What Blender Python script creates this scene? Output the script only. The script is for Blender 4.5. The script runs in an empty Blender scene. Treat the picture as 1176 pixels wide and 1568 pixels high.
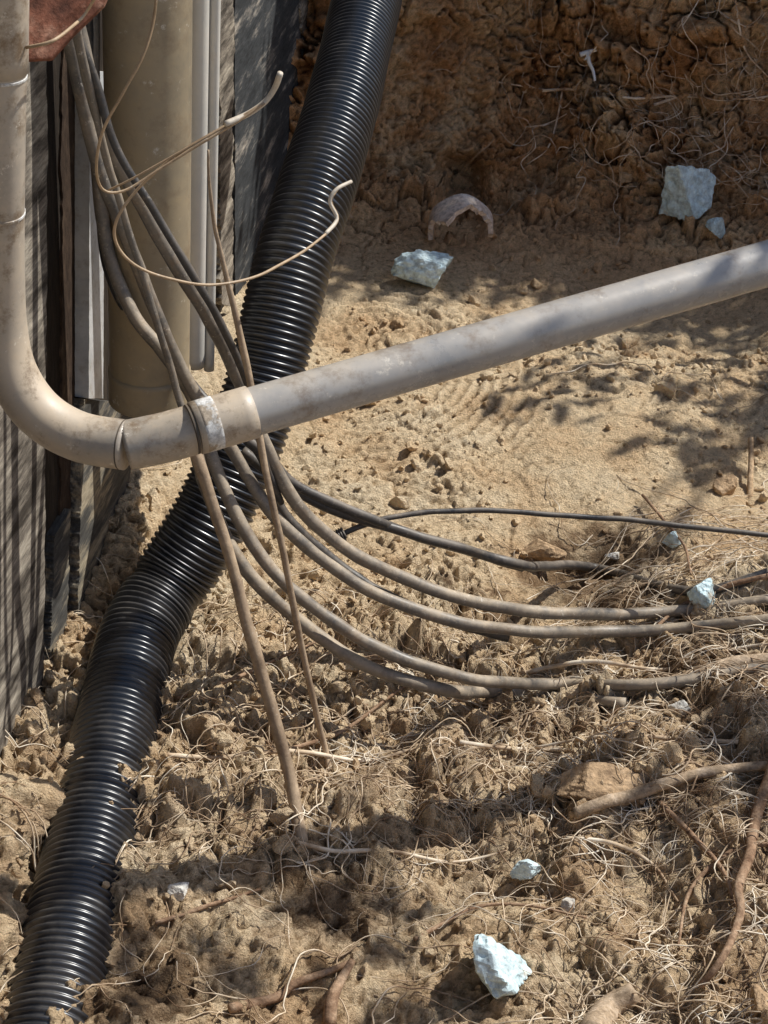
import bpy, math, random
import numpy as np
from mathutils import Vector
random.seed(7); rng=np.random.default_rng(7)
scene=bpy.context.scene
# ------------------------------------------------------------ camera
F=2600.0; PITCH=math.radians(33); ROLL=math.radians(4.8)
C=np.array([0,0,2.0])
fw=np.array([0,math.cos(PITCH),-math.sin(PITCH)])
r0=np.array([1.,0,0]); u0=np.array([0,math.sin(PITCH),math.cos(PITCH)])
rt=r0*math.cos(ROLL)+u0*math.sin(ROLL); up=u0*math.cos(ROLL)-r0*math.sin(ROLL)
cam=bpy.data.cameras.new("camera"); cob=bpy.data.objects.new("camera",cam); scene.collection.objects.link(cob)
from mathutils import Matrix
m=Matrix.Identity(4)
for i in range(3):
    m[i][0]=rt[i]; m[i][1]=up[i]; m[i][2]=-fw[i]; m[i][3]=C[i]
cob.matrix_world=m
cam.lens=36*F/1568; cam.sensor_width=36; cam.clip_end=500; cam.clip_start=0.05
scene.camera=cob
def ray(px,py): return fw+rt*((px-588)/F)+up*((784-py)/F)
def P(px,py,d): return C+d*ray(px,py)
# ------------------------------------------------------------ light
S=np.array([0.50,0.31,0.79]); S/=np.linalg.norm(S)
sun=bpy.data.lights.new("sun",'SUN'); so=bpy.data.objects.new("sun",sun); scene.collection.objects.link(so)
sun.energy=5.0; sun.angle=math.radians(0.5); sun.color=(1,0.975,0.92)
so.rotation_euler=Vector(S).to_track_quat('Z','Y').to_euler()
w=bpy.data.worlds.new("World"); scene.world=w; w.use_nodes=True
nt=w.node_tree; bg=nt.nodes['Background']; sk=nt.nodes.new('ShaderNodeTexSky'); sk.sky_type='NISHITA'; sk.sun_disc=False
sk.sun_elevation=math.asin(S[2]); sk.sun_rotation=math.atan2(S[0],S[1])
nt.links.new(sk.outputs[0],bg.inputs[0]); bg.inputs[1].default_value=0.12
scene.view_settings.view_transform='Standard'; scene.view_settings.look='None'; scene.view_settings.exposure=0
# ------------------------------------------------------------ noise
def h3(ix,iy,iz,seed):
    n=(ix.astype(np.int64)*374761393+iy.astype(np.int64)*668265263+iz.astype(np.int64)*1274126177+seed*987654321)&0xffffffff
    n=((n^(n>>13))*1274126177)&0xffffffff
    n=((n^(n>>15))*2246822519)&0xffffffff
    n=n^(n>>16)
    return n.astype(np.float64)/4294967295.0
def vn(p,seed=0):
    f=np.floor(p); t=p-f; t=t*t*t*(t*(t*6-15)+10); f=f.astype(np.int64)
    x,y,z=f[:,0],f[:,1],f[:,2]; r=0
    for a in (0,1):
        for b in (0,1):
            for c in (0,1):
                wgt=(t[:,0] if a else 1-t[:,0])*(t[:,1] if b else 1-t[:,1])*(t[:,2] if c else 1-t[:,2])
                r=r+wgt*h3(x+a,y+b,z+c,seed)
    return r*2-1
def fbm(p,o=3,seed=0,g=0.5):
    r=0;a=1;s=0
    for k in range(o):
        r=r+a*vn(p*(2.03**k)+k*17.3,seed+k); s+=a; a*=g
    return r/s
def worley(p,seed):
    f=np.floor(p).astype(np.int64); best=np.full(len(p),9.0); sec=np.full(len(p),9.0); bid=np.zeros(len(p))
    for a in (-1,0,1):
        for b in (-1,0,1):
            for c in (-1,0,1):
                x=f[:,0]+a;y=f[:,1]+b;z=f[:,2]+c
                h=h3(x,y,z,seed); h2=(h*977.13)%1; h4=(h*6151.7)%1
                d=(x+h-p[:,0])**2+(y+h2-p[:,1])**2+(z+h4-p[:,2])**2
                cl=d<best; sec=np.where(cl,best,np.minimum(sec,d)); best=np.where(cl,d,best); bid=np.where(cl,(h*37.7)%1,bid)
    return np.sqrt(best),np.sqrt(sec),bid
def ss(a,b,x):
    t=np.clip((x-a)/(b-a),0,1); return t*t*(3-2*t)
# ------------------------------------------------------------ materials
def newmat(name):
    mt=bpy.data.materials.new(name); mt.use_nodes=True
    return mt,mt.node_tree,mt.node_tree.nodes['Principled BSDF']
def node(nt,t,**k):
    n=nt.nodes.new(t)
    for a,b in k.items(): setattr(n,a,b)
    return n
def noise_node(nt,scale,detail=6,rough=0.6,vec=None):
    n=node(nt,'ShaderNodeTexNoise'); n.inputs['Scale'].default_value=scale; n.inputs['Detail'].default_value=detail; n.inputs['Roughness'].default_value=rough
    if vec is None:
        g=node(nt,'ShaderNodeNewGeometry'); vec=g.outputs['Position']
    nt.links.new(vec,n.inputs['Vector']); return n.outputs['Fac']
def ramp(nt,fac,stops):
    r=node(nt,'ShaderNodeValToRGB'); e=r.color_ramp.elements
    while len(e)<len(stops): e.new(0.5)
    for i,(p,c) in enumerate(stops): e[i].position=p; e[i].color=(*c,1) if len(c)==3 else c
    nt.links.new(fac,r.inputs[0]); return r.outputs[0]
def mix(nt,fac,a,b,mode='MIX'):
    n=node(nt,'ShaderNodeMix',data_type='RGBA',blend_type=mode)
    for s,v in ((n.inputs[0],fac),(n.inputs[6],a),(n.inputs[7],b)):
        if isinstance(v,(int,float)): s.default_value=v
        elif isinstance(v,tuple): s.default_value=(*v,1)
        else: nt.links.new(v,s)
    return n.outputs[2]
def mth(nt,op,a,b=0.0,clamp=False):
    n=node(nt,'ShaderNodeMath',operation=op); n.use_clamp=clamp
    for s,v in ((n.inputs[0],a),(n.inputs[1],b)):
        if isinstance(v,(int,float)): s.default_value=v
        else: nt.links.new(v,s)
    return n.outputs[0]
def maprange(nt,v,a,b,c=0.0,d=1.0):
    n=node(nt,'ShaderNodeMapRange'); nt.links.new(v,n.inputs[0])
    for i,x in enumerate((a,b,c,d)): n.inputs[i+1].default_value=x
    return n.outputs[0]
def bump(nt,bs,h,strength=0.5,dist=0.005):
    b=node(nt,'ShaderNodeBump'); b.inputs['Strength'].default_value=strength; b.inputs['Distance'].default_value=dist
    nt.links.new(h,b.inputs['Height']); nt.links.new(b.outputs[0],bs.inputs['Normal'])

def soil_material():
    mt,nt,bs=newmat("soil")
    g=node(nt,'ShaderNodeNewGeometry'); sp=node(nt,'ShaderNodeSeparateXYZ'); nt.links.new(g.outputs['Position'],sp.inputs[0])
    n1=noise_node(nt,5,8,.65); n2=noise_node(nt,55,8,.75); n3=noise_node(nt,260,4,.6)
    sand=ramp(nt,n1,[(.3,(.78,.55,.33)),(.5,(.92,.73,.49)),(.7,(.95,.82,.61))])
    speck=ramp(nt,n2,[(.33,(.50,.43,.35)),(.46,(1.0,.98,.95)),(.7,(1.18,1.16,1.13))])
    sand=mix(nt,1.0,sand,speck,'MULTIPLY')
    bank=ramp(nt,n1,[(.3,(.46,.22,.095)),(.45,(.76,.43,.21)),(.60,(.94,.66,.39))])
    bank=mix(nt,1.0,bank,speck,'MULTIPLY')
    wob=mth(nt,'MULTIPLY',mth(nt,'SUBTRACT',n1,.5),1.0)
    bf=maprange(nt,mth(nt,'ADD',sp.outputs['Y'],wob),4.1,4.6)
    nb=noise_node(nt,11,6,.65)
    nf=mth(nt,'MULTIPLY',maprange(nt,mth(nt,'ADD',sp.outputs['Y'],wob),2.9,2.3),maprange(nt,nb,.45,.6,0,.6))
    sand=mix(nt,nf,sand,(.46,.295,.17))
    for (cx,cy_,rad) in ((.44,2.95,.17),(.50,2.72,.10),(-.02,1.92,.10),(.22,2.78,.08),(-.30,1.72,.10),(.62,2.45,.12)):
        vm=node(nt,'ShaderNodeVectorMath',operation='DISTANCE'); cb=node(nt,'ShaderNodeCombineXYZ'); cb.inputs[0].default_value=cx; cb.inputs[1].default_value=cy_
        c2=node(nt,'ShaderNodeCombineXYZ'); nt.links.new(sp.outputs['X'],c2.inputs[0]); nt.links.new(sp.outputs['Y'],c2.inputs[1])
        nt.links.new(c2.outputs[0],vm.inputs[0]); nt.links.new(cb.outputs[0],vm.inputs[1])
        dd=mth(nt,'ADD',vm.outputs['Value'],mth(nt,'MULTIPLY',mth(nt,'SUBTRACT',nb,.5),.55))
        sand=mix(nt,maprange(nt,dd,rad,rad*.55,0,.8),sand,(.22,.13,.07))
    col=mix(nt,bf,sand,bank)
    fine=ramp(nt,n3,[(.35,(.80,.78,.76)),(.6,(1.05,1.05,1.05))])
    col=mix(nt,1.0,col,fine,'MULTIPLY')
    crevice_shade=ramp(nt,g.outputs['Pointiness'],[(.40,(.38,.31,.25)),(.49,(.95,.94,.92)),(.56,(1.16,1.15,1.14))])  # crevice shading painted into the soil colour: hollows darker, ridges lighter
    col=mix(nt,1.0,col,crevice_shade,'MULTIPLY')
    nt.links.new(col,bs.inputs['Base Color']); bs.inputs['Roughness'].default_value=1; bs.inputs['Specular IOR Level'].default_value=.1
    hgt=mth(nt,'ADD',n2,mth(nt,'MULTIPLY',n3,.45))
    bump(nt,bs,hgt,1.0,.024)
    return mt
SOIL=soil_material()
def dusty(name,base,dust=(.42,.31,.19),rough=.45,amount=.6,nscale=14,lo=.1,hi=.9,basevar=.25,spec=.5,bumpd=.0008,stain=0,drough=.95):
    mt,nt,bs=newmat(name)
    g=node(nt,'ShaderNodeNewGeometry'); sp=node(nt,'ShaderNodeSeparateXYZ'); nt.links.new(g.outputs['Normal'],sp.inputs[0])
    n=noise_node(nt,nscale,8,.7); n2=noise_node(nt,nscale*9,5,.6)
    upf=maprange(nt,sp.outputs['Z'],lo,hi)
    f=mth(nt,'MULTIPLY',mth(nt,'MULTIPLY',upf,maprange(nt,n,.35,.65)),amount)
    f=mth(nt,'ADD',f,mth(nt,'MULTIPLY',maprange(nt,n2,.55,.75),amount*.35),True)
    b=mix(nt,maprange(nt,n,.3,.7),tuple(c*(1-basevar) for c in base),tuple(min(1,c*(1+basevar)) for c in base))
    c=mix(nt,f,b,dust)
    if stain:
        n4=noise_node(nt,nscale*2.2,10,.78)
        c=mix(nt,mth(nt,'MULTIPLY',maprange(nt,n4,.52,.66),stain,True),c,(.20,.135,.08))
        c=mix(nt,mth(nt,'MULTIPLY',maprange(nt,noise_node(nt,nscale*5,8,.8),.60,.66),stain,True),c,(.74,.67,.56))
    nt.links.new(c,bs.inputs['Base Color'])
    nt.links.new(maprange(nt,f,0,1,rough,drough),bs.inputs['Roughness']); bs.inputs['Specular IOR Level'].default_value=spec
    bump(nt,bs,n2,.5,bumpd)
    return mt
def rough_mat(name,stops,scale=12,stretch=(1,1,1),bumpd=.006,fine=90,rough=.9):
    mt,nt,bs=newmat(name)
    g=node(nt,'ShaderNodeNewGeometry'); mp=node(nt,'ShaderNodeMapping'); nt.links.new(g.outputs['Position'],mp.inputs[0]); mp.inputs['Scale'].default_value=stretch
    n=noise_node(nt,scale,9,.68,mp.outputs[0]); n2=noise_node(nt,fine,6,.7,mp.outputs[0])
    c=ramp(nt,n,stops); c=mix(nt,1.0,c,ramp(nt,n2,[(.35,(.6,.58,.56)),(.62,(1.15,1.13,1.1))]),'MULTIPLY')
    nt.links.new(c,bs.inputs['Base Color']); bs.inputs['Roughness'].default_value=rough; bs.inputs['Specular IOR Level'].default_value=.25
    bump(nt,bs,mth(nt,'ADD',n,mth(nt,'MULTIPLY',n2,.5)),.7,bumpd)
    return mt
# ------------------------------------------------------------ mesh helpers
def mk(name,v,f,mat,smooth=True,parent=None):
    me=bpy.data.meshes.new(name)
    me.from_pydata(v.tolist() if hasattr(v,'tolist') else v,[],f.tolist() if hasattr(f,'tolist') else f); me.update()
    if smooth: me.polygons.foreach_set('use_smooth',[True]*len(me.polygons))
    me.materials.append(mat)
    o=bpy.data.objects.new(name,me); scene.collection.objects.link(o)
    if parent: o.parent=parent
    return o
def empty(name):
    o=bpy.data.objects.new(name,None); scene.collection.objects.link(o); return o
def catmull(pts,step):
    pts=np.array(pts,float); n=pts.shape[0]
    ext=np.vstack([2*pts[0]-pts[1],pts,2*pts[-1]-pts[-2]]); out=[]
    for i in range(n-1):
        a,b,c,d=ext[i:i+4]
        L=np.linalg.norm((c-b)[:3]); k=max(2,int(L/step))
        t=np.linspace(0,1,k,endpoint=False)[:,None]
        out.append(.5*((2*b)+(-a+c)*t+(2*a-5*b+4*c-d)*t*t+(-a+3*b-3*c+d)*t**3))
    out.append(pts[-1:]); return np.vstack(out)
def resample(p,step):
    s=np.concatenate([[0],np.cumsum(np.linalg.norm(np.diff(p[:,:3],axis=0),axis=1))])
    n=max(2,int(s[-1]/step)+1); q=np.linspace(0,s[-1],n)
    return np.stack([np.interp(q,s,p[:,k]) for k in range(p.shape[1])],1),q
def tube(p,r,sides=12,caps=True):
    n=len(p); r=np.broadcast_to(r,(n,)); T=np.gradient(p,axis=0); T/=np.linalg.norm(T,axis=1)[:,None]+1e-12
    a=np.array([0,0,1.]) if abs(T[0][2])<.9 else np.array([1.,0,0])
    N=np.cross(T[0],a); N/=np.linalg.norm(N); Ns=[N]
    for i in range(1,n):
        N=N-T[i]*np.dot(N,T[i]); N/=np.linalg.norm(N)+1e-12; Ns.append(N)
    Ns=np.array(Ns); B=np.cross(T,Ns); th=np.linspace(0,2*np.pi,sides,endpoint=False)
    v=p[:,None]+r[:,None,None]*(np.cos(th)[None,:,None]*Ns[:,None]+np.sin(th)[None,:,None]*B[:,None])
    v=v.reshape(-1,3); i=np.arange(n-1)[:,None]*sides; j=np.arange(sides)[None]; j2=(j+1)%sides
    f=np.stack([i+j,i+j2,i+sides+j2,i+sides+j],-1).reshape(-1,4).tolist()
    if caps: f.append(list(range(sides))[::-1]); f.append([(n-1)*sides+k for k in range(sides)])
    return v,f
class Acc:
    def __init__(s): s.v=[];s.f=[];s.n=0
    def add(s,v,f):
        s.v.append(v); s.f+= [[a+s.n for a in q] for q in f]; s.n+=len(v)
    def make(s,name,mat,smooth=True,parent=None): return mk(name,np.vstack(s.v),s.f,mat,smooth,parent)
# ------------------------------------------------------------ GROUND (one sheet with the pit and the far bank)
DX=0.0040
cy=[-60,-3,.2,.6,1.1,1.5,2.5,4.15,4.42,4.62,4.77,4.92,5.08,5.22,5.4,5.8,8,90]
cz=[.6,.6,.6,.45,.08,0,0,0,.04,.13,.34,.72,1.12,1.44,1.60,1.65,1.65,1.65]
fy=np.linspace(-3,8,6000); fz=np.interp(fy,cy,cz)
k=np.exp(-np.linspace(-2.5,2.5,90)**2); k/=k.sum(); fz=np.convolve(np.pad(fz,45,mode='edge'),k,mode='same')[45:-45]
s=np.concatenate([[0],np.cumsum(np.hypot(np.diff(fy),np.diff(fz)))])
s0=np.interp(1.45,fy,s); s1=np.interp(5.12,fy,s)
st=np.concatenate([np.linspace(0,s0,60,endpoint=False),np.arange(s0,s1,DX),np.linspace(s1+.01,s[-1],90)])
Y=np.interp(st,s,fy); Z=np.interp(st,s,fz)
Y=np.concatenate([[-60,-30,-12],Y,[12,25,50,120]]); Z=np.concatenate([[.6]*3,Z,[1.65]*4])
X=np.concatenate([[-80,-40,-20,-10,-5],np.linspace(-3,-1.05,20,endpoint=False),np.arange(-1.05,1.35,DX),np.linspace(1.37,4,60),[6,12,25,50,90]])
nx,ny=len(X),len(Y)
XX,YY=np.meshgrid(X,Y,indexing='ij'); ZZ=np.broadcast_to(Z,(nx,ny)).copy()
wallx=lambda y:-0.86+0.106*y
wand=.10*np.sin(XX*2.3+.5)+.05*np.sin(XX*5.1)+.10*ss(0.1,-.6,XX)
YY=YY+wand*ss(4.0,4.7,YY)*ss(9,6,YY)
ZZ+=ss(.8,2.6,XX)*1.1*ss(5.6,4.2,YY)*ss(-2,1,YY)
ZZ+=.13*ss(.25,.75,XX)*ss(3.3,2.6,YY)*ss(1,1.6,YY)
ZZ+=.05*np.exp(-((XX-.55)/.4)**2-((YY-3.5)/.35)**2)-.04*np.exp(-((XX-.1)/.3)**2-((YY-2.9)/.3)**2)
ZZ+=.10*np.exp(-((XX-wallx(YY)-.02)/.12)**2)*ss(2.5,2.9,YY)*ss(4.2,3.6,YY)
ZZ+=.075*ss(-.50,-.55,XX)*ss(1.72,1.76,YY)*ss(2.08,2.04,YY)   # sandy ledge by the wall
ZZ-=.04*np.exp(-((XX+.03)/.07)**2-((YY-1.90)/.05)**2)
ZZ-=.07*np.exp(-((XX-.42)/.10)**2-((YY-2.96)/.06)**2)
base=np.stack([XX,YY,ZZ],-1)
def gnormals(p):
    a=np.gradient(p,axis=0); b=np.gradient(p,axis=1); n=np.cross(a,b); return n/(np.linalg.norm(n,axis=-1,keepdims=True)+1e-12)
Nn=gnormals(base)
pf=base.reshape(-1,3); yy=pf[:,1]; xx=pf[:,0]
bankm=ss(4.3,4.75,yy); nearm=ss(3.1,2.6,yy); fade=ss(-4,-1.5,xx)*ss(5,2,xx)*ss(10,6,yy)*ss(-3,1,yy)
mk1=np.clip(.5+1.6*fbm(pf*2.1,2,5),0,1); mk2=np.clip(.5+1.6*fbm(pf*3.3,2,9),0,1)
D=.045*fbm(pf*2.2,3,1)*(1+1.0*bankm)+.024*fbm(pf*8,3,21)*(.6+2.4*bankm+1.2*nearm)
# ledge and shadowed recess running across the bank
D+=.055*bankm*ss(.45,.60,pf[:,2]+.10*vn(pf*3,88))*ss(1.1,.7,pf[:,2])-.03*bankm*np.exp(-((pf[:,2]-.36-.06*vn(pf*3,88))/.09)**2)
wq=.35*np.stack([vn(pf*20,31),vn(pf*20,32),vn(pf*20,33)],1)+.10*np.stack([vn(pf*70,37),vn(pf*70,38),vn(pf*70,39)],1)
f1,f2,idd=worley(pf*10+wq,3)
edge=ss(.0,.16,f2-f1)
D+=edge*idd*(.005+.028*mk1*nearm+.100*bankm*mk2+.008*mk1)
f1,f2,idd=worley(pf*25+wq*1.5,4)
dome=np.clip(1-(f1/.8)**2,0,1)
D+=dome*idd*(.004+.024*mk2*nearm+.028*bankm*(.4+.9*mk1)+.012*mk2*ss(.35,.8,mk1))
f1,f2,idd=worley(pf*62+wq*2,6)
D+=np.clip(1-(f1/.8)**2,0,1)*idd*(.003+.008*nearm+.008*bankm+.003*mk1)
rid=1-np.abs(vn(pf*14,41)); D+=rid**3*(.014*nearm+.020*bankm)
D+=.006*fbm(pf*75,3,51,.6)*(.5+1.1*nearm+1.0*bankm)
rr=np.hypot(xx+.05,(yy-3.7)*.8); D+=.004*np.sin(rr*2*np.pi/.03+3*vn(pf*6,61))*ss(.10,.2,rr)*ss(.55,.35,rr)*ss(3.0,3.2,yy)*ss(-.2,.2,vn(pf*5,62))
D*=fade
G=(pf+Nn.reshape(-1,3)*D[:,None]).reshape(nx,ny,3)
ii=np.arange(nx-1)[:,None]*ny; jj=np.arange(ny-1)[None]
gf=np.stack([ii+jj,ii+ny+jj,ii+ny+jj+1,ii+jj+1],-1).reshape(-1,4)
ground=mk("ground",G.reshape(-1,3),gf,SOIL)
bpy.context.view_layer.update(); dg=bpy.context.evaluated_depsgraph_get()
def GP(px,py,lift=0.0):
    d=ray(px,py); d=d/np.linalg.norm(d)
    ok,loc,nrm,_,_,_=scene.ray_cast(dg,Vector(C),Vector(d))
    return np.array(loc)+np.array([0,0,lift]) if ok else P(px,py,3.5)
gs=GP(704,350)
q=G-gs; hol=np.exp(-(q[...,0]/.062)**4-((q[...,2]-.055)/.062)**4-(np.clip(q[...,1]-.0,None,9)/.25)**4)*(q[...,1]>-.06)
G[...,1]+=.22*hol; G[...,2]-=.05*hol
ground.data.vertices.foreach_set('co',G.reshape(-1)); ground.data.update(); bpy.context.view_layer.update(); dg=bpy.context.evaluated_depsgraph_get()
GN=gnormals(G)
fx0=25; fx1=25+int(2.4/DX)-2; fj0=63; fj1=63+len(np.arange(s0,s1,DX))-2
# ------------------------------------------------------------ HOUSE WALL
WN=np.array([1,-0.106,0]); WN/=np.linalg.norm(WN)
WD=np.array([.106,1,0]); WD/=np.linalg.norm(WD)
W0=np.array([-0.86,0,0])
def WP(px,py,proud=0.0):
    r=ray(px,py); t=np.dot(W0+WN*proud-C,WN)/np.dot(r,WN); return C+r*t
CONC=rough_mat("weathered_concrete",[(.38,(.06,.05,.04)),(.48,(.20,.175,.145)),(.64,(.50,.45,.37))],30,(1,.15,1),.0008,220)
DARKW=rough_mat("dark_stained_wood",[(.3,(.014,.010,.008)),(.55,(.04,.03,.022)),(.75,(.10,.08,.06))],14,(2,2,.25))
BROWNW=rough_mat("dark_brown_post",[(.3,(.02,.012,.008)),(.55,(.07,.045,.03)),(.75,(.2,.14,.09))],14,(2,1,.5))
FELT=rough_mat("tar_coating",[(.3,(.022,.025,.028)),(.54,(.06,.065,.07)),(.60,(.20,.19,.175)),(.72,(.55,.49,.41))],22,(1,.15,.9),.001,160)
GREYB=rough_mat("grey_weathered_board",[(.3,(.03,.029,.028)),(.5,(.10,.097,.09)),(.62,(.42,.36,.26))],26,(1,.15,.9),.001,160)
METAL=dusty("galvanised_trim",(.55,.56,.56),rough=.4,amount=.35,stain=.5)
house=empty("house_wall")
def slab(name,corners,p0,p1,mat,nseg=40,jag=.004):
    c=[np.array(q) for q in corners]; seg=8; vs=[];fs=[]
    jl=jr=0
    for r in range(nseg+1):
        t=r/nseg; L=c[0]*(1-t)+c[3]*t; R=c[1]*(1-t)+c[2]*t
        jl=jl*.8+random.uniform(-jag,jag); jr=jr*.8+random.uniform(-jag,jag)
        L=L+WD*jl; R=R+WD*jr
        row=[L-WN*(p1-p0)]+[L*(1-k/seg)+R*(k/seg) for k in range(seg+1)]+[R-WN*(p1-p0)]
        vs+=row
    m_=seg+3
    for r in range(nseg):
        for k in range(m_-1):
            a=r*m_+k; fs.append([a,a+m_,a+m_+1,a+1])
    fs.append([k for k in range(m_)]); fs.append([nseg*m_+k for k in range(m_)][::-1])
    return mk(name,vs,fs,mat,False,house)
def board(name,pts,proud,mat,jag=.004,nseg=120): return slab(name,[WP(x,y,proud) for x,y in pts],-.004,proud,mat,nseg,jag)
A=W0+WD*.2; B=W0+WD*7.5
slab("backing",[A+[0,0,2.9],B+[0,0,2.9],B+[0,0,-.3],A+[0,0,-.3]],-.18,0,DARKW,60,.002)
board("concrete_strip",[(-90,-60),(74,-60),(66,1130),(-90,1290)],.022,CONC,.004)
board("dark_post",[(98,-60),(134,-60),(130,760),(92,900)],.004,BROWNW)
board("metal_trim",[(138,110),(161,110),(158,610),(136,610)],.030,METAL,.0008)
board("grey_board",[(128,612),(205,618),(190,900),(118,985)],.024,GREYB,.003)
board("grey_board_lower",[(84,820),(108,780),(100,1050),(76,1060)],.016,GREYB,.003)
board("rough_edge_strip",[(337,-60),(357,-60),(356,470),(338,470)],.03,CONC,.010)
board("tar_panel",[(360,-60),(462,-60),(455,520),(360,520)],.012,FELT,.004)
board("edge_strip",[(464,-60),(500,-60),(500,420),(458,520)],.018,CONC,.015)
# ------------------------------------------------------------ pipes beside wall
PVCB=dusty("dusty_brown_pvc",(.30,.25,.175),dust=(.42,.31,.17),rough=.4,amount=.8,nscale=5,lo=-1,hi=.2,stain=.6)
PVCG=dusty("grey_pvc",(.36,.35,.335),dust=(.54,.45,.34),rough=.24,amount=.6,nscale=6,lo=-.8,hi=.9,stain=.7,spec=1.0,bumpd=.0003,drough=.5)
PVCD=dusty("dusty_grey_pvc",(.40,.355,.30),dust=(.60,.47,.32),rough=.32,amount=.8,nscale=7,lo=-1.2,hi=.5,stain=1.0,spec=.8,drough=.65)
PVCL=dusty("light_grey_pvc",(.66,.64,.58),rough=.4,amount=.4,nscale=6,lo=-1,hi=.3)
def pipe(name,pts,r,mat,step=.01,sides=40,parent=None):
    p=catmull(pts,step); v,f=tube(p,r,sides); return mk(name,v,f,mat,True,parent)
dp=empty("drain_pipe")
b=P(229,602,3.02); pts=[b,b+[0,0,.2],b+[0,0,.6],b+[0,0,2.2]]
pipe("pipe_barrel",pts,.070,PVCB,.02,48,dp)
pipe("end_collar",[b+[0,0,-.012],b+[0,0,0.0],b+[0,0,.05]],.0725,PVCB,.01,48,dp)
for q,(px,r_,d) in enumerate(((298,.0185,3.2),(320,.010,3.22))):
    b=P(px,560+q*6,d); pipe("utility_conduit",[b,b+[0,0,.4],b+[0,0,2.3]],r_,PVCL,.02,24)
# ------------------------------------------------------------ corrugated drain pipe
def black_plastic():
    mt,nt,bs=newmat("black_corrugated_plastic")
    n=noise_node(nt,7,8,.7); n2=noise_node(nt,120,5,.7)
    g=node(nt,'ShaderNodeNewGeometry'); sp=node(nt,'ShaderNodeSeparateXYZ'); nt.links.new(g.outputs['Normal'],sp.inputs[0])
    f=mth(nt,'MULTIPLY',maprange(nt,n,.48,.72),maprange(nt,sp.outputs['Z'],-.1,.9)); f=mth(nt,'MULTIPLY',f,.30)
    f=mth(nt,'ADD',f,mth(nt,'MULTIPLY',maprange(nt,n2,.6,.8),.15),True)
    nt.links.new(mix(nt,f,(.014,.016,.021),(.34,.30,.25)),bs.inputs['Base Color'])
    nt.links.new(maprange(nt,n,.3,.7,.26,.40),bs.inputs['Roughness']); bs.inputs['Specular IOR Level'].default_value=1.0
    return mt
BLK=black_plastic()
cp=[(590,-110,3.85),(562,0,3.68),(524,160,3.42),(484,290,3.28),(452,390,3.22),(425,500,3.2),(400,600,3.2),(365,700,3.2),(318,800,3.2),(262,890,3.2),(216,965,3.14),(192,1050,3.04),(170,1150,2.92),(142,1280,2.78),(108,1425,2.63),(76,1568,2.5),(30,1740,2.36)]
p=catmull([P(*q) for q in cp],.01); p,q=resample(p,.0014)
per=.0135; ph=(q/per)%1
prof=.0750-.0066*(.5-.5*np.tanh(4*(np.abs(ph-.5)*2-.42)/1.0))
wob=np.array([.0008*math.sin(a*9)+.0006*math.sin(a*23) for a in q])
kink=np.argmin(np.linalg.norm(p-P(250,905,3.2),axis=1)); prof=prof*(1-.09*np.exp(-((q-q[kink])/.02)**2))+wob
v,f=tube(p,prof,64); mk("corrugated_drain_pipe",v,f,BLK)
# ------------------------------------------------------------ electrical conduit with elbow
cond=empty("electrical_conduit")
cl=[(-3,-60,2.03),(-3,100,2.11),(-4,280,2.20),(-3,400,2.27),(2,500,2.325),(19,572,2.355),(60,632,2.37),(120,668,2.37),(195,682,2.36)]
el=catmull([P(*q) for q in cl],.006)
R=.0352
v,f=tube(el,R,48); mk("elbow",v,f,PVCD,True,cond)
run=catmull([el[-1],P(260,668,2.36),P(330,647,2.36)],.006); v,f=tube(run,R,48); mk("elbow_tail",v,f,PVCD,True,cond)
a=P(330,647,2.36); e=P(1600,281,2.70)
t=np.linspace(0,1,60)[:,None]; run2=a*(1-t)+e*t; v,f=tube(run2,R*.985,64); mk("straight_run",v,f,PVCG,True,cond)
d=(e-a)/np.linalg.norm(e-a)
def ringseg(name,c,dr,L,r,mat,bev=.003):
    n=12; s_=np.linspace(-L/2,L/2,n); rr_=np.full(n,r); rr_[0]=rr_[-1]=r-bev*.8; s_[1]=s_[0]+bev*.3; s_[-2]=s_[-1]-bev*.3
    v,f=tube(c+dr*s_[:,None],rr_,48); return mk(name,v,f,mat,True,cond)
ringseg("bell_coupling",a+d*.012,d,.085,R*1.07,PVCD)
WHITE=rough_mat("white_pvc_cement",[(.45,(.42,.35,.27)),(.50,(.68,.68,.66)),(.6,(.8,.8,.79))],14,(1,1,1),.001,200,.5)
ringseg("cement_smear",a-d*.010,d,.024,R*1.076,WHITE,.001)
DARKS=dusty("dark_seam",(.10,.08,.06),rough=.8,amount=.2)  # dark brown colour of the thin rings at the conduit joints
ringseg("joint_seam",a-d*.034,d,.003,R*1.012,DARKS,.001)
i=np.argmin(np.linalg.norm(el-P(193,682,2.36),axis=1)); dd=el[-1]-el[-4]; dd/=np.linalg.norm(dd); ringseg("joint_seam_elbow",el[i-1],dd,.0022,R*1.008,DARKS,.0005)
for (px,py,dq) in ((-3,112,2.116),(-4,322,2.224)):
    j_=np.argmin(np.linalg.norm(el-P(px,py,dq),axis=1)); u=el[j_+1]-el[j_-1]; u/=np.linalg.norm(u)
    ringseg("upper_joint",el[j_],u,.004,R*1.03,WHITE,.001)
c=P(-3,30,2.075); u=P(-3,-60,2.03)-c;u/=np.linalg.norm(u); ringseg("upper_coupling",c,u,.13,R*1.06,PVCD)
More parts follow.
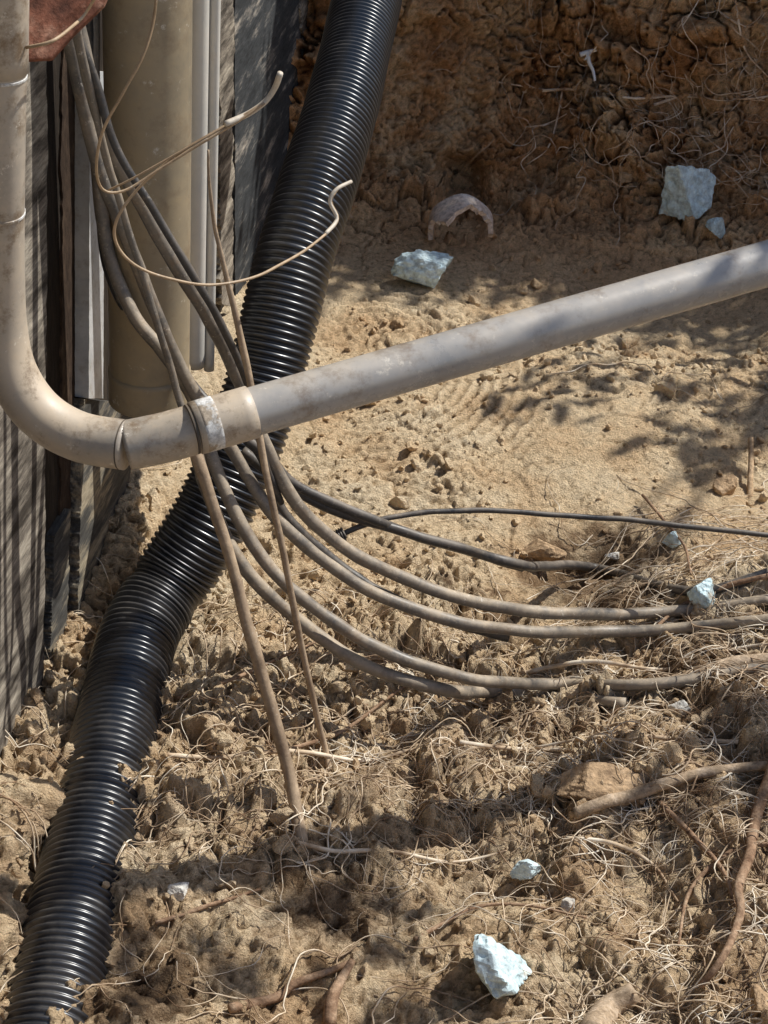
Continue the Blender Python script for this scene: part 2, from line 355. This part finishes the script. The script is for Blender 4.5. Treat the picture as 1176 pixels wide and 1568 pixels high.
# ------------------------------------------------------------ rusty bracket
RUST=rough_mat("rusty_steel",[(.3,(.06,.026,.018)),(.5,(.20,.08,.05)),(.7,(.48,.28,.20))],16)
def prism(name,front,depth,mat):
    f_=[np.array(q) for q in front]; n=len(f_); v=f_+[q+depth for q in f_]
    fs=[list(range(n)),list(range(n,2*n))[::-1]]+[[i,i+n,(i+1)%n+n,(i+1)%n] for i in range(n)]
    o=mk(name,v,fs,mat,False); b_=o.modifiers.new("bevel",'BEVEL'); b_.width=.002; b_.segments=2; return o
prism("rusty_steel_bracket",[P(36,-60,2.14),P(190,-60,2.18),P(158,8,2.18),P(112,52,2.17),P(78,90,2.16),P(36,92,2.14)],fw*.012,RUST)
# ------------------------------------------------------------ cables
CAB=dusty("grey_cable_jacket",(.12,.11,.10),dust=(.54,.43,.30),rough=.38,amount=.9,nscale=14,lo=-.4,hi=.85,stain=.7,drough=.75)
CABD=dusty("black_cable_jacket",(.035,.036,.04),dust=(.42,.34,.25),rough=.36,amount=.6,nscale=12,lo=-.1,hi=1,stain=.25)
TAN=dusty("muddy_rod",(.26,.18,.115),dust=(.58,.44,.29),rough=.7,amount=.8,nscale=20,lo=-1,hi=.6,stain=.6)
COP=dusty("bare_tan_wire",(.42,.29,.17),dust=(.6,.48,.34),rough=.45,amount=.4,nscale=20,stain=.6)
PAL=dusty("pale_wire_sheath",(.62,.55,.45),rough=.5,amount=.3,stain=.4)
def cable(name,pts,wpx,mat,step=.01,sides=14,end=1.0,start=1.0):
    P3=[];
    for q in pts:
        if q[2]=='g': P3.append(GP(q[0],q[1],q[3] if len(q)>3 else .008))
        else: P3.append(P(q[0],q[1],q[2]-max(0,600-q[1])*.0006))
    c=catmull(P3,step); c=c+.0016*np.stack([fbm(c*9+k*7,2,70+k) for k in range(3)],1)*min(1,wpx/8)*2
    r=wpx/2*2.8/F; rr_=r*(1+.06*vn(c*30,80)); rr_=rr_*np.interp(np.linspace(0,1,len(c)),[0,.3,1],[start,1,end])
    v,f=tube(c,rr_,sides); return mk(name,v,f,mat)
cable("electrical_cable",[(95,-60,2.8),(120,50,2.8),(160,200,2.78),(235,345,2.78),(315,480,2.8),(362,570,2.84),(405,680,2.88),(465,785,2.96),(560,858,3.03),(700,915,3.1),(830,938,3.12),(1000,952,'g',.02),(1180,925,'g',.01)],22,CAB)
cable("electrical_cable",[(85,-60,2.86),(105,60,2.86),(150,250,2.85),(200,380,2.85),(275,560,2.85),(350,680,2.9),(425,795,2.94),(540,890,3.0),(670,945,3.05),(790,966,3.08),(960,980,'g',.02),(1190,955,'g',.01)],21,CAB)
cable("electrical_cable",[(140,-60,3.0),(146,200,2.96),(165,380,2.94),(205,480,2.9),(250,540,2.88),(300,620,2.88),(335,730,2.88),(395,845,2.9),(480,930,2.93),(600,1003,2.97),(730,1042,3.0),(850,1060,'g',.02),(980,1058,'g',.015),(1190,1028,'g',.01)],21,CAB)
cable("electrical_cable",[(290,650,2.95),(320,760,2.93),(370,865,2.93),(450,945,2.96),(560,1018,2.98),(680,1058,3.0),(790,1075,'g',.02),(960,1078,'g',.0)],22,CAB)
cable("electrical_cable",[(370,690,3.0),(420,730,3.02),(500,775,3.06),(610,812,3.12),(700,838,3.15),(800,865,3.17),(905,885,'g',.03),(1050,915,'g',.015),(1190,880,'g',.01)],18,CABD)
cable("electrical_cable",[(360,640,2.95),(400,700,2.98),(430,780,3.0),(500,850,3.05),(590,912,3.08),(700,955,3.1),(780,975,3.12)],19,CABD)
cable("electrical_cable",[(515,822,3.1),(545,808,3.1),(600,792,3.12),(700,782,3.15),(850,788,3.18),(1000,800,3.2),(1200,822,3.2)],10,CABD)
cable("electrical_cable",[(128,-60,2.98),(140,120,2.97),(152,260,2.96),(166,410,2.95),(215,500,2.95),(285,580,2.95),(350,650,2.95),(410,700,2.98),(450,740,3.02),(560,790,3.08),(640,822,3.15),(800,868,3.2)],17,CABD)
cable("electrical_cable",[(108,-40,2.72),(125,80,2.74),(160,230,2.75),(225,440,2.75),(275,610,2.75),(300,690,2.76)],11,CAB)
cable("electrical_cable",[(110,30,2.75),(140,110,2.75),(175,220,2.74),(240,330,2.74),(330,480,2.75),(385,600,2.78),(400,690,2.85),(430,770,2.95)],12,CABD)
cable("steel_rod",[(295,680,2.66),(325,770,2.68),(370,920,2.72),(415,1080,2.77),(445,1190,2.80),(464,1300,'g',-.02)],18,TAN,end=1.15)
cable("steel_rod",[(318,230,2.75),(325,320,2.75),(345,410,2.74),(378,560,2.72),(400,690,2.72),(430,830,2.76),(468,1020,2.86),(498,1150,2.94),(510,1205,'g',-.02)],11,TAN,end=.9,start=.3)
cc=P(514,824,3.08); t=np.linspace(0,6*2*np.pi,160); ax=(P(545,808,3.1)-P(515,822,3.1)); ax/=np.linalg.norm(ax); e1=np.cross(ax,[0,0,1]); e1/=np.linalg.norm(e1); e2=np.cross(ax,e1)
hp=cc+ax*(t/t[-1]*.028-.01)[:,None]+.012*(np.cos(t)[:,None]*e1+np.sin(t)[:,None]*e2); v,f=tube(hp,.0022,8); mk("wire_coil",v,f,CABD)
cable("copper_wire",[(242,-60,2.6),(238,20,2.6),(222,80,2.58),(190,140,2.56),(158,200,2.55),(148,255,2.55),(158,290,2.57),(190,292,2.58),(240,262,2.6),(300,225,2.62),(360,188,2.64),(405,158,2.66)],3.8,COP,.006,8)
cable("copper_wire",[(405,158,2.66),(340,195,2.64),(270,238,2.62),(215,285,2.6),(180,335,2.58),(178,372,2.58),(205,405,2.58),(255,425,2.6),(320,436,2.64),(390,424,2.7),(450,395,2.8),(500,358,2.9),(518,335,2.95),(508,308,2.95),(520,287,2.98),(536,280,3.0)],4.2,COP,.006,8)
cable("copper_wire",[(165,292,2.6),(205,272,2.6),(290,225,2.62),(350,190,2.64),(400,162,2.66)],3,COP,.006,8)
cable("wire_end_sheath",[(344,190,2.63),(385,170,2.66),(410,152,2.67),(424,132,2.67),(431,112,2.66)],8,PAL,.006,10)
cable("wire_end_sheath",[(500,358,2.9),(517,335,2.94),(506,308,2.94),(516,290,2.95),(538,279,2.98)],6,PAL,.006,10)
cable("copper_wire",[(40,72,2.4),(80,62,2.4),(110,40,2.45),(130,20,2.5),(160,-30,2.5)],4,COP,.006,8)
# ------------------------------------------------------------ rocks
def ico(sub):
    import bmesh
    bm=bmesh.new(); bmesh.ops.create_icosphere(bm,subdivisions=sub,radius=1); v=np.array([x.co[:] for x in bm.verts]); f=[[x.index for x in q.verts] for q in bm.faces]; bm.free(); return v,f
def chunk(sub,planes=11,seed=0,rough=.02):
    r_=np.random.default_rng(seed); v,f=ico(sub); n=r_.normal(size=(planes,3)); n/=np.linalg.norm(n,axis=1)[:,None]; h=r_.uniform(.45,.85,planes)
    d=v@n.T; rad=np.min(np.where(d>.05,h/np.maximum(d,.05),2.0),axis=1); rad=np.minimum(rad,1.25)
    v=v*rad[:,None]; v*=(1+rough*fbm(v*4+seed,3,seed))[:,None]; return v,f
PALE=rough_mat("pale_blue_stone",[(.36,(.54,.50,.42)),(.42,(.60,.78,.84)),(.7,(.76,.90,.94))],6,(1,1,1),.0015,60,.55)
PALE2=rough_mat("pale_dusty_stone",[(.3,(.50,.44,.36)),(.5,(.74,.73,.68)),(.7,(.80,.84,.86))],14,(1,1,1),.003,120)
BRN=rough_mat("brown_stone",[(.3,(.24,.16,.10)),(.5,(.50,.35,.21)),(.7,(.70,.53,.36))],10,(1,1,1),.012)
def rock(px,py,wpx,hpx,mat,seed,name="broken_stone",depth=1.0,sink=.25,planes=9,rg=.10):
    g=GP(px,py+hpx*.3); dist=np.dot(g-C,fw); sx=wpx/2*dist/F; sz=hpx/2*dist/F
    v,f=chunk(5,planes,seed,rg); v=v/np.abs(v).max(axis=0)*np.array([sx,min(sx,sz)*depth,sz*1.05])
    a=random.uniform(-.4,.4); ca,sa=math.cos(a),math.sin(a); v=v@np.array([[ca,0,sa],[0,1,0],[-sa,0,ca]])
    v=v+g+np.array([0,0,sz*(1-2*sink)]); return mk(name,v,f,mat,False)
rock(648,408,98,72,PALE,11,planes=6,rg=.14); rock(1045,280,94,88,PALE,52,planes=6,rg=.14); rock(1100,347,44,36,PALE,13)
rock(752,1470,126,116,PALE,64,planes=7,rg=.14); rock(806,1322,50,42,PALE,15); rock(1076,905,52,50,PALE,16); rock(1030,825,28,32,PALE,17)
rock(276,1362,40,28,PALE2,18,sink=.1); rock(1112,745,44,34,BRN,19); rock(940,850,30,20,PALE2,20); rock(1040,1085,36,28,PALE2,21,sink=.1); rock(330,1145,26,20,BRN,22); rock(868,1385,26,22,PALE2,28,sink=.1)
rock(825,840,84,44,BRN,23,sink=.35); rock(915,1195,140,66,BRN,24,sink=.4); rock(958,262,30,40,BRN,25); rock(1165,1530,60,60,BRN,27,sink=.4)
# broken clay pipe: arched shard at the foot of the bank
g=gs; dist=np.dot(g-C,fw); RR=49*dist/F; th=np.linspace(-.10,math.pi+.30,38); M=len(th); nL=9; vs=[];fs=[]
for k_ in range(nL):
    for s_,rad in ((0,RR),(1,RR*.85)):
        for a_ in th:
            wdt=.045+.075*np.exp(-((a_-2.1)/.5)**2)+.006*math.sin(a_*13)+.004*math.sin(a_*31)
            vs.append([rad*math.cos(a_),-wdt*(1-k_/(nL-1)),rad*math.sin(a_)*1.05+.003*math.sin(a_*5)])
for k_ in range(nL-1):
    for s_ in (0,1):
        for a_i in range(M-1):
            a0=k_*2*M+s_*M+a_i; q_=[a0,a0+1,a0+1+2*M,a0+2*M]; fs.append(q_ if s_ else q_[::-1])
    for a_i in (0,M-1):
        a0=k_*2*M+a_i; fs.append([a0,a0+M,a0+M+2*M,a0+2*M])
for k0 in (0,(nL-1)*2*M):
    for a_i in range(M-1): fs.append([k0+a_i,k0+a_i+1,k0+a_i+1+M,k0+a_i+M])
vs=np.array(vs); an=.15; vs=vs@np.array([[1,0,0],[0,math.cos(an),math.sin(an)],[0,-math.sin(an),math.cos(an)]])
CLAY=rough_mat("old_clay",[(.3,(.54,.40,.31)),(.5,(.78,.66,.57)),(.7,(.90,.84,.78))],18,(1,1,1),.002)
mk("broken_clay_pipe",vs+g+[0,-.05,.035],fs,CLAY,False)
# ------------------------------------------------------------ clods (one object)
tm=[chunk(2,8,100+k_,.1) for k_ in range(14)]
Gf=G[fx0:fx1,fj0:fj1]; GNf=GN[fx0:fx1,fj0:fj1]; nxf,nyf=Gf.shape[:2]
mkf=mk1.reshape(nx,ny)[fx0:fx1,fj0:fj1]
ac_v=[];ac_f=[];off=0; cnt=0
while cnt<15000:
    i=rng.integers(nxf); j=rng.integers(nyf); p_=Gf[i,j]; y_=p_[1]
    dens=1.0 if y_<2.8 else (.45 if y_<4.3 else .5)
    if rng.random()>dens*(.15+1.0*mkf[i,j]): continue
    v,f=tm[rng.integers(14)]; sz=.0022+.010*rng.random()**5+(.018*rng.random()**3 if rng.random()<.09 else 0)
    q,_=np.linalg.qr(rng.normal(size=(3,3))); vv=(v*rng.uniform(.6,1.1,3))@q*sz+p_+GNf[i,j]*sz*.3
    ac_v.append(vv); ac_f.append(np.array(f)+off); off+=len(v); cnt+=1
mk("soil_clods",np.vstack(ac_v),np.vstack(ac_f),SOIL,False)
# ------------------------------------------------------------ roots
def straw(name,cols,sc=30):
    mt,nt,bs=newmat(name); n=noise_node(nt,sc,4,.6); 
    nt.links.new(ramp(nt,n,[(.35,cols[0]),(.5,cols[1]),(.65,cols[2])]),bs.inputs['Base Color']); bs.inputs['Roughness'].default_value=.85; return mt
ROOT=straw("dry_root",[(.24,.145,.08),(.60,.46,.31),(.90,.81,.66)],14)
ROOTB=rough_mat("bark_root",[(.3,(.24,.17,.11)),(.5,(.46,.35,.24)),(.7,(.62,.50,.38))],40,(1,1,1),.004,150)
ROOTD=rough_mat("brown_root",[(.3,(.15,.085,.05)),(.5,(.34,.22,.14)),(.7,(.52,.38,.26))],40,(1,1,1),.004,150)
ROOTK=straw("bank_root",[(.34,.20,.11),(.70,.50,.33),(.92,.78,.60)])
def walk(i,j,ang,L,lift,curl,step=.012):
    pts=[];n=max(4,int(L/step)); da=rng.normal()*curl
    for k_ in range(n):
        if not(1<i<nxf-2 and 1<j<nyf-2): break
        a_,b_=int(i),int(j); s_=k_/(n-1)
        pts.append(Gf[a_,b_]+GNf[a_,b_]*(.0015+lift*math.sin(math.pi*s_)+rng.normal()*.0012))
        da=da*.8+rng.normal()*curl; ang+=da; i+=math.cos(ang)*step/DX; j+=math.sin(ang)*step/DX
    if len(pts)<4: return None
    pts=np.array(pts)
    for _ in range(1 if lift<.01 else 4): pts[1:-1]=(pts[:-2]+2*pts[1:-1]+pts[2:])/4
    return pts
acc=Acc(); cnt=0
while cnt<3500:
    i=rng.integers(nxf); j=rng.integers(nyf); x_,y_,_=Gf[i,j]
    if y_>4.2: continue
    dn=.004+ .95*ss(2.85,2.35,y_)*(.25+.75*ss(-.45,.25,x_))*(.10+.90*mkf[i,j]) + .50*ss(.3,.55,x_)*ss(3.3,2.9,y_)
    if rng.random()>dn: continue
    L=rng.uniform(.02,.10) if rng.random()<.66 else rng.uniform(.15,.6)
    q=walk(i,j,rng.choice([0,math.pi])+rng.normal()*.5,L,rng.uniform(0,.035),.18 if L<.12 else .07,.008)
    if q is None: continue
    cnt+=1; r_=rng.uniform(.0004,.0009) if L<.12 else rng.uniform(.0006,.0020)
    v,f=tube(q,r_*np.linspace(1,.45,len(q)),4,False); acc.add(v,f)
acc.make("dry_roots",ROOT)
acc=Acc(); cnt=0
while cnt<300:
    i=rng.integers(nxf); j=rng.integers(nyf); x_,y_,z_=Gf[i,j]
    if y_<4.5 or z_<.2: continue
    if rng.random()>.08+.92*ss(.1,.6,x_): continue
    L=rng.uniform(.06,.5); q=walk(i,j,rng.uniform(-2.6,-.5),L,rng.uniform(.01,.08),.12,.01)
    if q is None: continue
    cnt+=1; v,f=tube(q,rng.uniform(.0006,.0022)*np.linspace(1,.4,len(q)),5,False); acc.add(v,f)
acc.make("bank_roots",ROOTK)
def groot(pts,wpx,mat=ROOT,end=.5,lift=.01):
    pts=[(x+random.uniform(-6,6),y+random.uniform(-5,5)) for x,y in pts]
    return cable("tree_root",[(x,y,'g',lift) for x,y in pts],wpx,mat,.008,10,end)
groot([(250,1160),(330,1165),(440,1155),(560,1165),(640,1150),(760,1148)],8)
groot([(270,1075),(340,1050),(420,1015),(500,980)],7,ROOTD)
groot([(430,1160),(520,1125),(590,1080),(640,1045)],7,ROOTD)
groot([(880,1255),(920,1240),(960,1235),(1020,1215),(1080,1195),(1190,1180)],20,ROOTB,.7,.02)
groot([(1190,1160),(1172,1200),(1160,1260),(1140,1330),(1130,1380),(1125,1420),(1095,1490),(1060,1530)],18,ROOTD,.5,.03)
groot([(1190,1010),(1120,1020),(1040,1040),(960,1060)],26,ROOTB,.6,.0)
groot([(1190,890),(1110,905),(1040,935),(975,985)],10,ROOTD)
groot([(350,1550),(420,1530),(450,1515),(490,1500),(535,1475)],14,ROOTD,.6)
groot([(500,1580),(515,1530),(535,1480)],18,ROOTD,.6,.02)
groot([(900,1590),(930,1558),(975,1525)],42,ROOTB,.7)
groot([(450,1300),(520,1310),(600,1312),(690,1325),(780,1310)],7)
groot([(700,1145),(780,1158),(860,1150),(930,1165),(975,1180),(985,1215)],7)
groot([(980,770),(1010,810),(1045,850),(1060,890)],6,ROOTD,.6,.02)
groot([(800,1040),(900,1020),(1010,1030),(1120,1005),(1190,990)],8)
groot([(1190,1140),(1100,1145),(1000,1140),(900,1135),(820,1150)],8)
groot([(1010,1240),(1060,1290),(1100,1340),(1120,1400)],9,ROOTD)
groot([(640,1440),(720,1400),(800,1390),(900,1410)],6,ROOTD); groot([(860,1290),(930,1300),(1000,1330),(1040,1390)],7)
groot([(1190,1300),(1120,1310),(1060,1370),(1040,1450)],8,ROOTD); groot([(240,1420),(330,1390),(400,1370)],7,ROOTD)
for pp,w_ in (([(800,150),(900,148),(960,160),(1040,158),(1176,165)],8),([(1000,170),(1060,155),(1130,162),(1190,155)],9),([(1120,-20),(1128,40),(1140,90),(1176,130)],7),([(860,150),(850,200),(835,240),(805,262)],6),([(1010,150),(1020,90),(1050,40),(1080,-10)],5),([(730,130),(790,140),(850,150)],5)):
    cable("tree_root",[(x,y,'g',.02) for x,y in pp],w_,ROOTK,.01,8,.5)
cable("wooden_stick",[(1150,765,'g',-.01),(1146,735,'g',.03),(1142,705,'g',.06)],13,BRN,.006,9,.8)
sc=GP(905,95); PL=dusty("white_plastic",(.9,.9,.88),amount=.1); ac=Acc()
for pa,w_ in (([(888,84),(905,78),(928,74)],8),([(900,78),(902,95),(908,108),(911,124)],8),([(905,80),(895,92)],5)):
    q=catmull([P(x,y,np.dot(sc-C,fw)-.06) for x,y in pa],.006); v,f=tube(q,w_/2*sc[1]/F*np.linspace(1,.5,len(q)),6); ac.add(v,f)
ac.make("plastic_scrap",PL)
# ------------------------------------------------------------ unseen foliage added off-frame right, clumps set along sun rays to dapple the pit
LEAF=straw("green_leaf",[(.03,.06,.015),(.05,.10,.025),(.09,.14,.04)]); BARK=rough_mat("bark",[(.3,(.06,.04,.03)),(.6,(.16,.12,.09)),(.8,(.25,.2,.16))],20)
added_shade_tree=empty("added_shade_tree")
trunk=catmull([[4.6,7.2,1.4],[4.55,7.1,2.6],[4.4,6.9,3.8],[4.2,6.6,4.8]],.1); v,f=tube(trunk,np.linspace(.14,.05,len(trunk)),16); mk("trunk",v,f,BARK,True,added_shade_tree)
tg=[(1150,440,2.6,.22,170),(1110,500,2.6,.18,90),(850,600,2.7,.14,24),(910,560,2.8,.12,20),(830,530,2.8,.10,12),(1100,650,2.6,.16,70),(1176,600,2.6,.16,70),(1060,560,2.6,.08,14),(1170,1120,3.0,.10,30),(1190,1220,3.0,.12,40),(560,1370,3.6,.10,18),(230,1520,3.8,.12,26),(620,1540,3.6,.10,14),(480,1400,3.6,.08,14)]
lim=Acc(); lv=[];lf=[];ln=0
for (px,py,t_,rad,n_) in tg:
    c_=GP(px,py)+S*t_
    b_=trunk[min(len(trunk)-1,int(len(trunk)*rng.uniform(.5,.95)))]
    q=catmull([b_,b_*.5+c_*.5+[0,0,.15],c_],.08); v,f=tube(q,np.linspace(.014,.003,len(q)),7); lim.add(v,f)
    for k_ in range(n_):
        o_=rng.normal(size=3)*rad*.6+c_; a_=rng.normal(size=3); a_/=np.linalg.norm(a_); b2=np.cross(a_,rng.normal(size=3)); b2/=np.linalg.norm(b2); l_=rng.uniform(.03,.06); w2=l_*.4; nn=np.cross(a_,b2)*l_*.1
        lv+= [o_-a_*l_,o_-a_*l_*.3+b2*w2+nn,o_+a_*l_*.4+b2*w2*.8+nn,o_+a_*l_,o_+a_*l_*.4-b2*w2*.8+nn,o_-a_*l_*.3-b2*w2+nn]; lf.append([ln+x for x in range(6)]); ln+=6
def leafcloud(c_,sp_,n_,l_,lv,lf,ln):
    for k_ in range(n_):
        o_=np.array(c_)+rng.normal(size=3)*sp_; a_=rng.normal(size=3); a_/=np.linalg.norm(a_); b2=np.cross(a_,rng.normal(size=3)); b2/=np.linalg.norm(b2); w2=l_*.4
        lv+=[o_-a_*l_,o_+b2*w2,o_+a_*l_,o_-b2*w2]; lf.append([ln,ln+1,ln+2,ln+3]); ln+=4
    return ln
for c_ in ([4.3,7.0,5.0],[4.9,7.4,4.6],[4.2,7.4,5.6],[4.8,6.6,5.2]): ln=leafcloud(c_,[.35,.35,.3],500,.05,lv,lf,ln)
lim.make("limbs",BARK,True,added_shade_tree); mk("leaves",np.array(lv),lf,LEAF,False,added_shade_tree)
for (hx,hy) in ((.1,5.6),(.6,5.55),(1.1,5.55),(1.6,5.55),(2.1,5.6),(2.6,5.6)):  # out-of-view bushes added along the bank top to shade the bank foot
    sh=empty("added_shade_shrub"); lv=[];lf=[];ln=0; st_=Acc()
    for k_ in range(18):
        e_=np.array([hx+rng.normal()*.22,hy+rng.normal()*.10,rng.uniform(2.25,3.2)]); b_=np.array([hx+rng.normal()*.05,hy+rng.normal()*.05,1.6])
        v,f=tube(catmull([b_,(b_+e_)/2+rng.normal(size=3)*.05,e_],.05),.006,6); st_.add(v,f)
        ln=leafcloud(e_,[.13,.10,.13],115,.05,lv,lf,ln); ln=leafcloud((b_+e_)/2,[.13,.10,.12],14,.05,lv,lf,ln)
    st_.make("stems",BARK,True,sh); mk("leaves",np.array(lv),lf,LEAF,False,sh)
